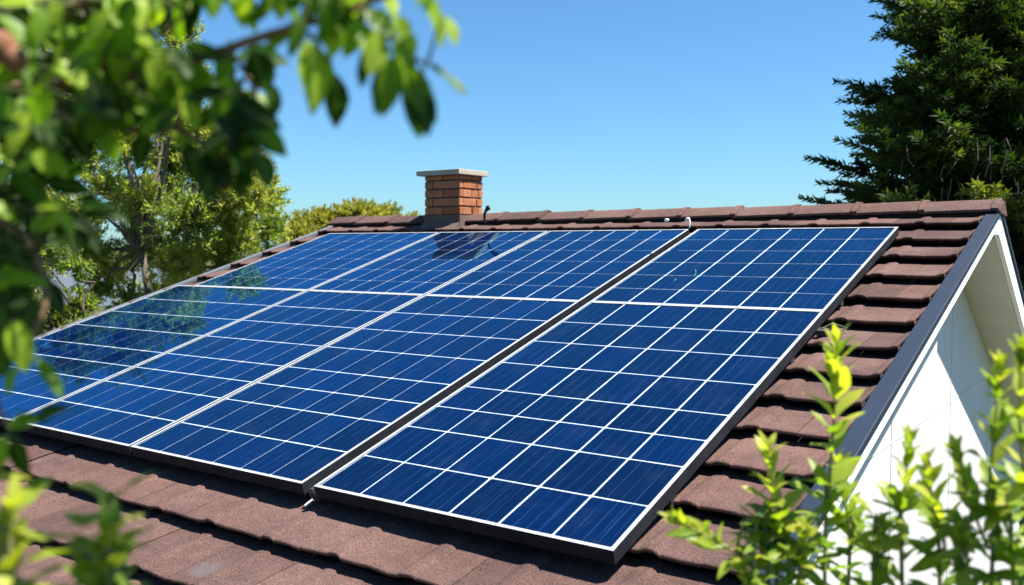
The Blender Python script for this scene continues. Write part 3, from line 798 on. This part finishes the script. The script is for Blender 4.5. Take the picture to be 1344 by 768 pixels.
    fill(14,110,330,50,140,.64,.03,.14, lambda x,y: not(x>230 and y<70) and not (130<x<250 and y>140), sd=.1); fill(20,110,330,70,170,.60,.02,.66, lambda x,y: not(x>230 and y<70) and not (120<x<260 and y>150))
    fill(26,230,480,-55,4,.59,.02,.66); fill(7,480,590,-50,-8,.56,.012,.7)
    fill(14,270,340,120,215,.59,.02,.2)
    fill(10,380,470,-20,30,.575,.015,.45)
    fill(4,-40,5,430,540,.64,.03,.4)
    fill(40,-320,40,-330,-70,.74,.06,.4)   # crown above the frame, shading the leaves below
    pet.build('leaf_stalk', m_bark('green_stalk', (.05,.075,.02), (.10,.12,.035)), r, True); bm.build('branch', bark_fg, r, True)
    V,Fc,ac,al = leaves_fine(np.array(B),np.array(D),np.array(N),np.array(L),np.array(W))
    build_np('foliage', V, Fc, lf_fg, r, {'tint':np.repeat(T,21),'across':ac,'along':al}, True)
    # brown seed pod near the left edge
    pm = MB()
    for (x,y,rp) in ((2,62,20),(20,78,16)):
        c=at(x,y,.56); R_=rp*.56/F_PX; prev=None
        ts=np.linspace(-1,1,9); pm.tube([c+_u*R_*1.15*t*-1 for t in ts],[max(.0006,R_*math.sqrt(max(0,1-t*t))) for t in ts],12)
    pm.build('seed_pod', m_bark('pod_brown', (.13,.055,.028), (.24,.115,.065)), r, True)
fg_tree()

bark_shoot = m_bark('green_brown_stem', (.17,.18,.06), (.30,.28,.12))
def shoots(name, label, base, specs, lpx, extra_seed=0, tint_mu=.6, twigs=True, prof=P_LA, wr=.36, gap=1.0, whorl=0):
    r = root(name, label, 'shrub', base)
    st = MB(); B=[];D=[];N=[];L=[];W=[];T=[]
    for (pts, d0, d1, sc) in specs:
        P=[np.array(base)+rng.normal(0,.03,3)*np.array([1,1,0])]
        n=len(pts); first=at(*pts[0], d0)
        P.append(P[0]*.45+first*.55+rng.normal(0,.03,3)); 
        for i,q in enumerate(pts): P.append(at(*q, d0+(d1-d0)*i/max(1,n-1)))
        P=np.array(P); m=len(P); Q=[]; par=[]
        for t in np.linspace(0,m-1,10*(m-1)+1):
            i=min(int(t),m-2); f=t-i; a=P[max(i-1,0)];b_=P[i];c=P[i+1];d=P[min(i+2,m-1)]
            Q.append(.5*((2*b_)+(c-a)*f+(2*a-5*b_+4*c-d)*f*f+(3*b_-a-3*c+d)*f**3)); par.append(t)
        Q=np.array(Q); st.tube(Q, np.concatenate([np.linspace(.005,.0024,len(Q)//2),np.linspace(.0024,.0009,len(Q)-len(Q)//2)]), 6)
        seg=np.linalg.norm(np.diff(Q,axis=0),axis=1); cum=np.concatenate([[0],np.cumsum(seg)]); tot=cum[-1]
        Lm = lpx*sc*(d0+d1)/2/F_PX
        s=tot; ph=rng.uniform(0,6); node=0
        ylow = .62*sc
        while s > tot-ylow and s>0:
            i=min(np.searchsorted(cum,s),len(Q)-1); i=max(i,1); p=Q[i-1]+(Q[i]-Q[i-1])*np.clip((s-cum[i-1])/(cum[i]-cum[i-1]+1e-9),0,1); ax=nrm((Q[i]-Q[i-1])[None])[0]
            e1=np.cross(ax,_f); e1/=np.linalg.norm(e1)+1e-9; e2=np.cross(ax,e1)
            fr=(tot-s)/ylow; cnt = 4 if node<2 else (3 if rng.random()<.5 else 2)
            if fr>.12 and rng.random()<.12: cnt = 1
            if whorl: cnt = min(cnt, whorl)
            for q in range(cnt):
                th=ph+q*2*math.pi/cnt+rng.normal(0,.25); out=e1*math.cos(th)+e2*math.sin(th)
                ang = .35+.75*min(1,fr*3.5)+rng.normal(0,.15)
                dv=ax*math.cos(ang)+out*math.sin(ang)+np.array([0,0,.1])
                ll=Lm*rng.uniform(.75,1.25)*(.55+.5*min(1,fr*8)); 
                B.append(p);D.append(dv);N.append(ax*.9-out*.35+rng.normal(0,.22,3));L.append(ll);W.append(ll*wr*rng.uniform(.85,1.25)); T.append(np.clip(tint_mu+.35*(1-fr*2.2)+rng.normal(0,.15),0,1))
            ph+=1.57+rng.normal(0,.2); s -= gap*Lm*rng.uniform(.25,.43)*(.6 if node<2 else 1); node+=1
    st.build('stem', bark_shoot, r, True)
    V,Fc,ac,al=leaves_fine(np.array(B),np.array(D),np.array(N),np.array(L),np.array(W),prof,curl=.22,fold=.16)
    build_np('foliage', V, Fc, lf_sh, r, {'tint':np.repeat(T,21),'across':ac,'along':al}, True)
    return r
b1 = at(1050,1400,1.25); b1[2]=GZ
shoots('leafy_shrub', 'bright green leafy shoots rising in front of the roof tiles and verge', b1, [
   ([(1082,800),(1088,650),(1095,540),(1098,452)],1.18,1.14,1.05),
   ([(1018,800),(1023,710),(1014,650),(1008,592)],1.16,1.12,.9),
   ([(1010,800),(980,738),(935,708),(886,682)],1.16,1.08,.75),
   ([(1112,810),(1118,720),(1108,660),(1100,610)],1.22,1.2,.8),
   ([(1050,830),(1048,760),(1056,700)],1.14,1.12,.7),
   ([(985,850),(990,790),(975,745)],1.12,1.1,.6)], 52, gap=1.3)
b2 = at(1290,1400,1.25); b2[2]=GZ
shoots('leafy_shrub', 'dense green leafy shoots at the lower right in front of the white gable wall', b2, [
   ([(1300,800),(1296,680),(1304,580),(1312,486)],1.00,0.95,1.1),
   ([(1350,800),(1345,640),(1338,540),(1342,465)],0.97,0.92,1.15),
   ([(1185,800),(1182,700),(1188,640),(1192,585)],1.06,1.03,.9),
   ([(1235,810),(1240,720),(1226,660),(1216,612)],1.04,1.01,.9),
   ([(1330,820),(1296,720),(1270,650),(1256,596)],1.01,0.97,1.0),
   ([(1145,820),(1152,745),(1156,690)],1.06,1.04,.8),
   ([(1270,830),(1262,760),(1258,700)],0.99,0.97,.9)], 52, tint_mu=.60, gap=1.55)
b3 = at(120,1500,.75); b3[2]=GZ
shoots('leafy_shrub', 'blurred pale green sprig at the lower left corner above the tiles', b3, [
   ([(150,900),(142,800),(139,740),(141,698)],.62,.60,.62),
   ([(20,920),(0,800),(2,720),(12,672)],.60,.58,.75),
   ([(-60,900),(-40,800),(-25,730),(-22,690)],.62,.6,.8)
   ], 104, tint_mu=.72, gap=1.5, whorl=3, prof=P_OV, wr=.42)
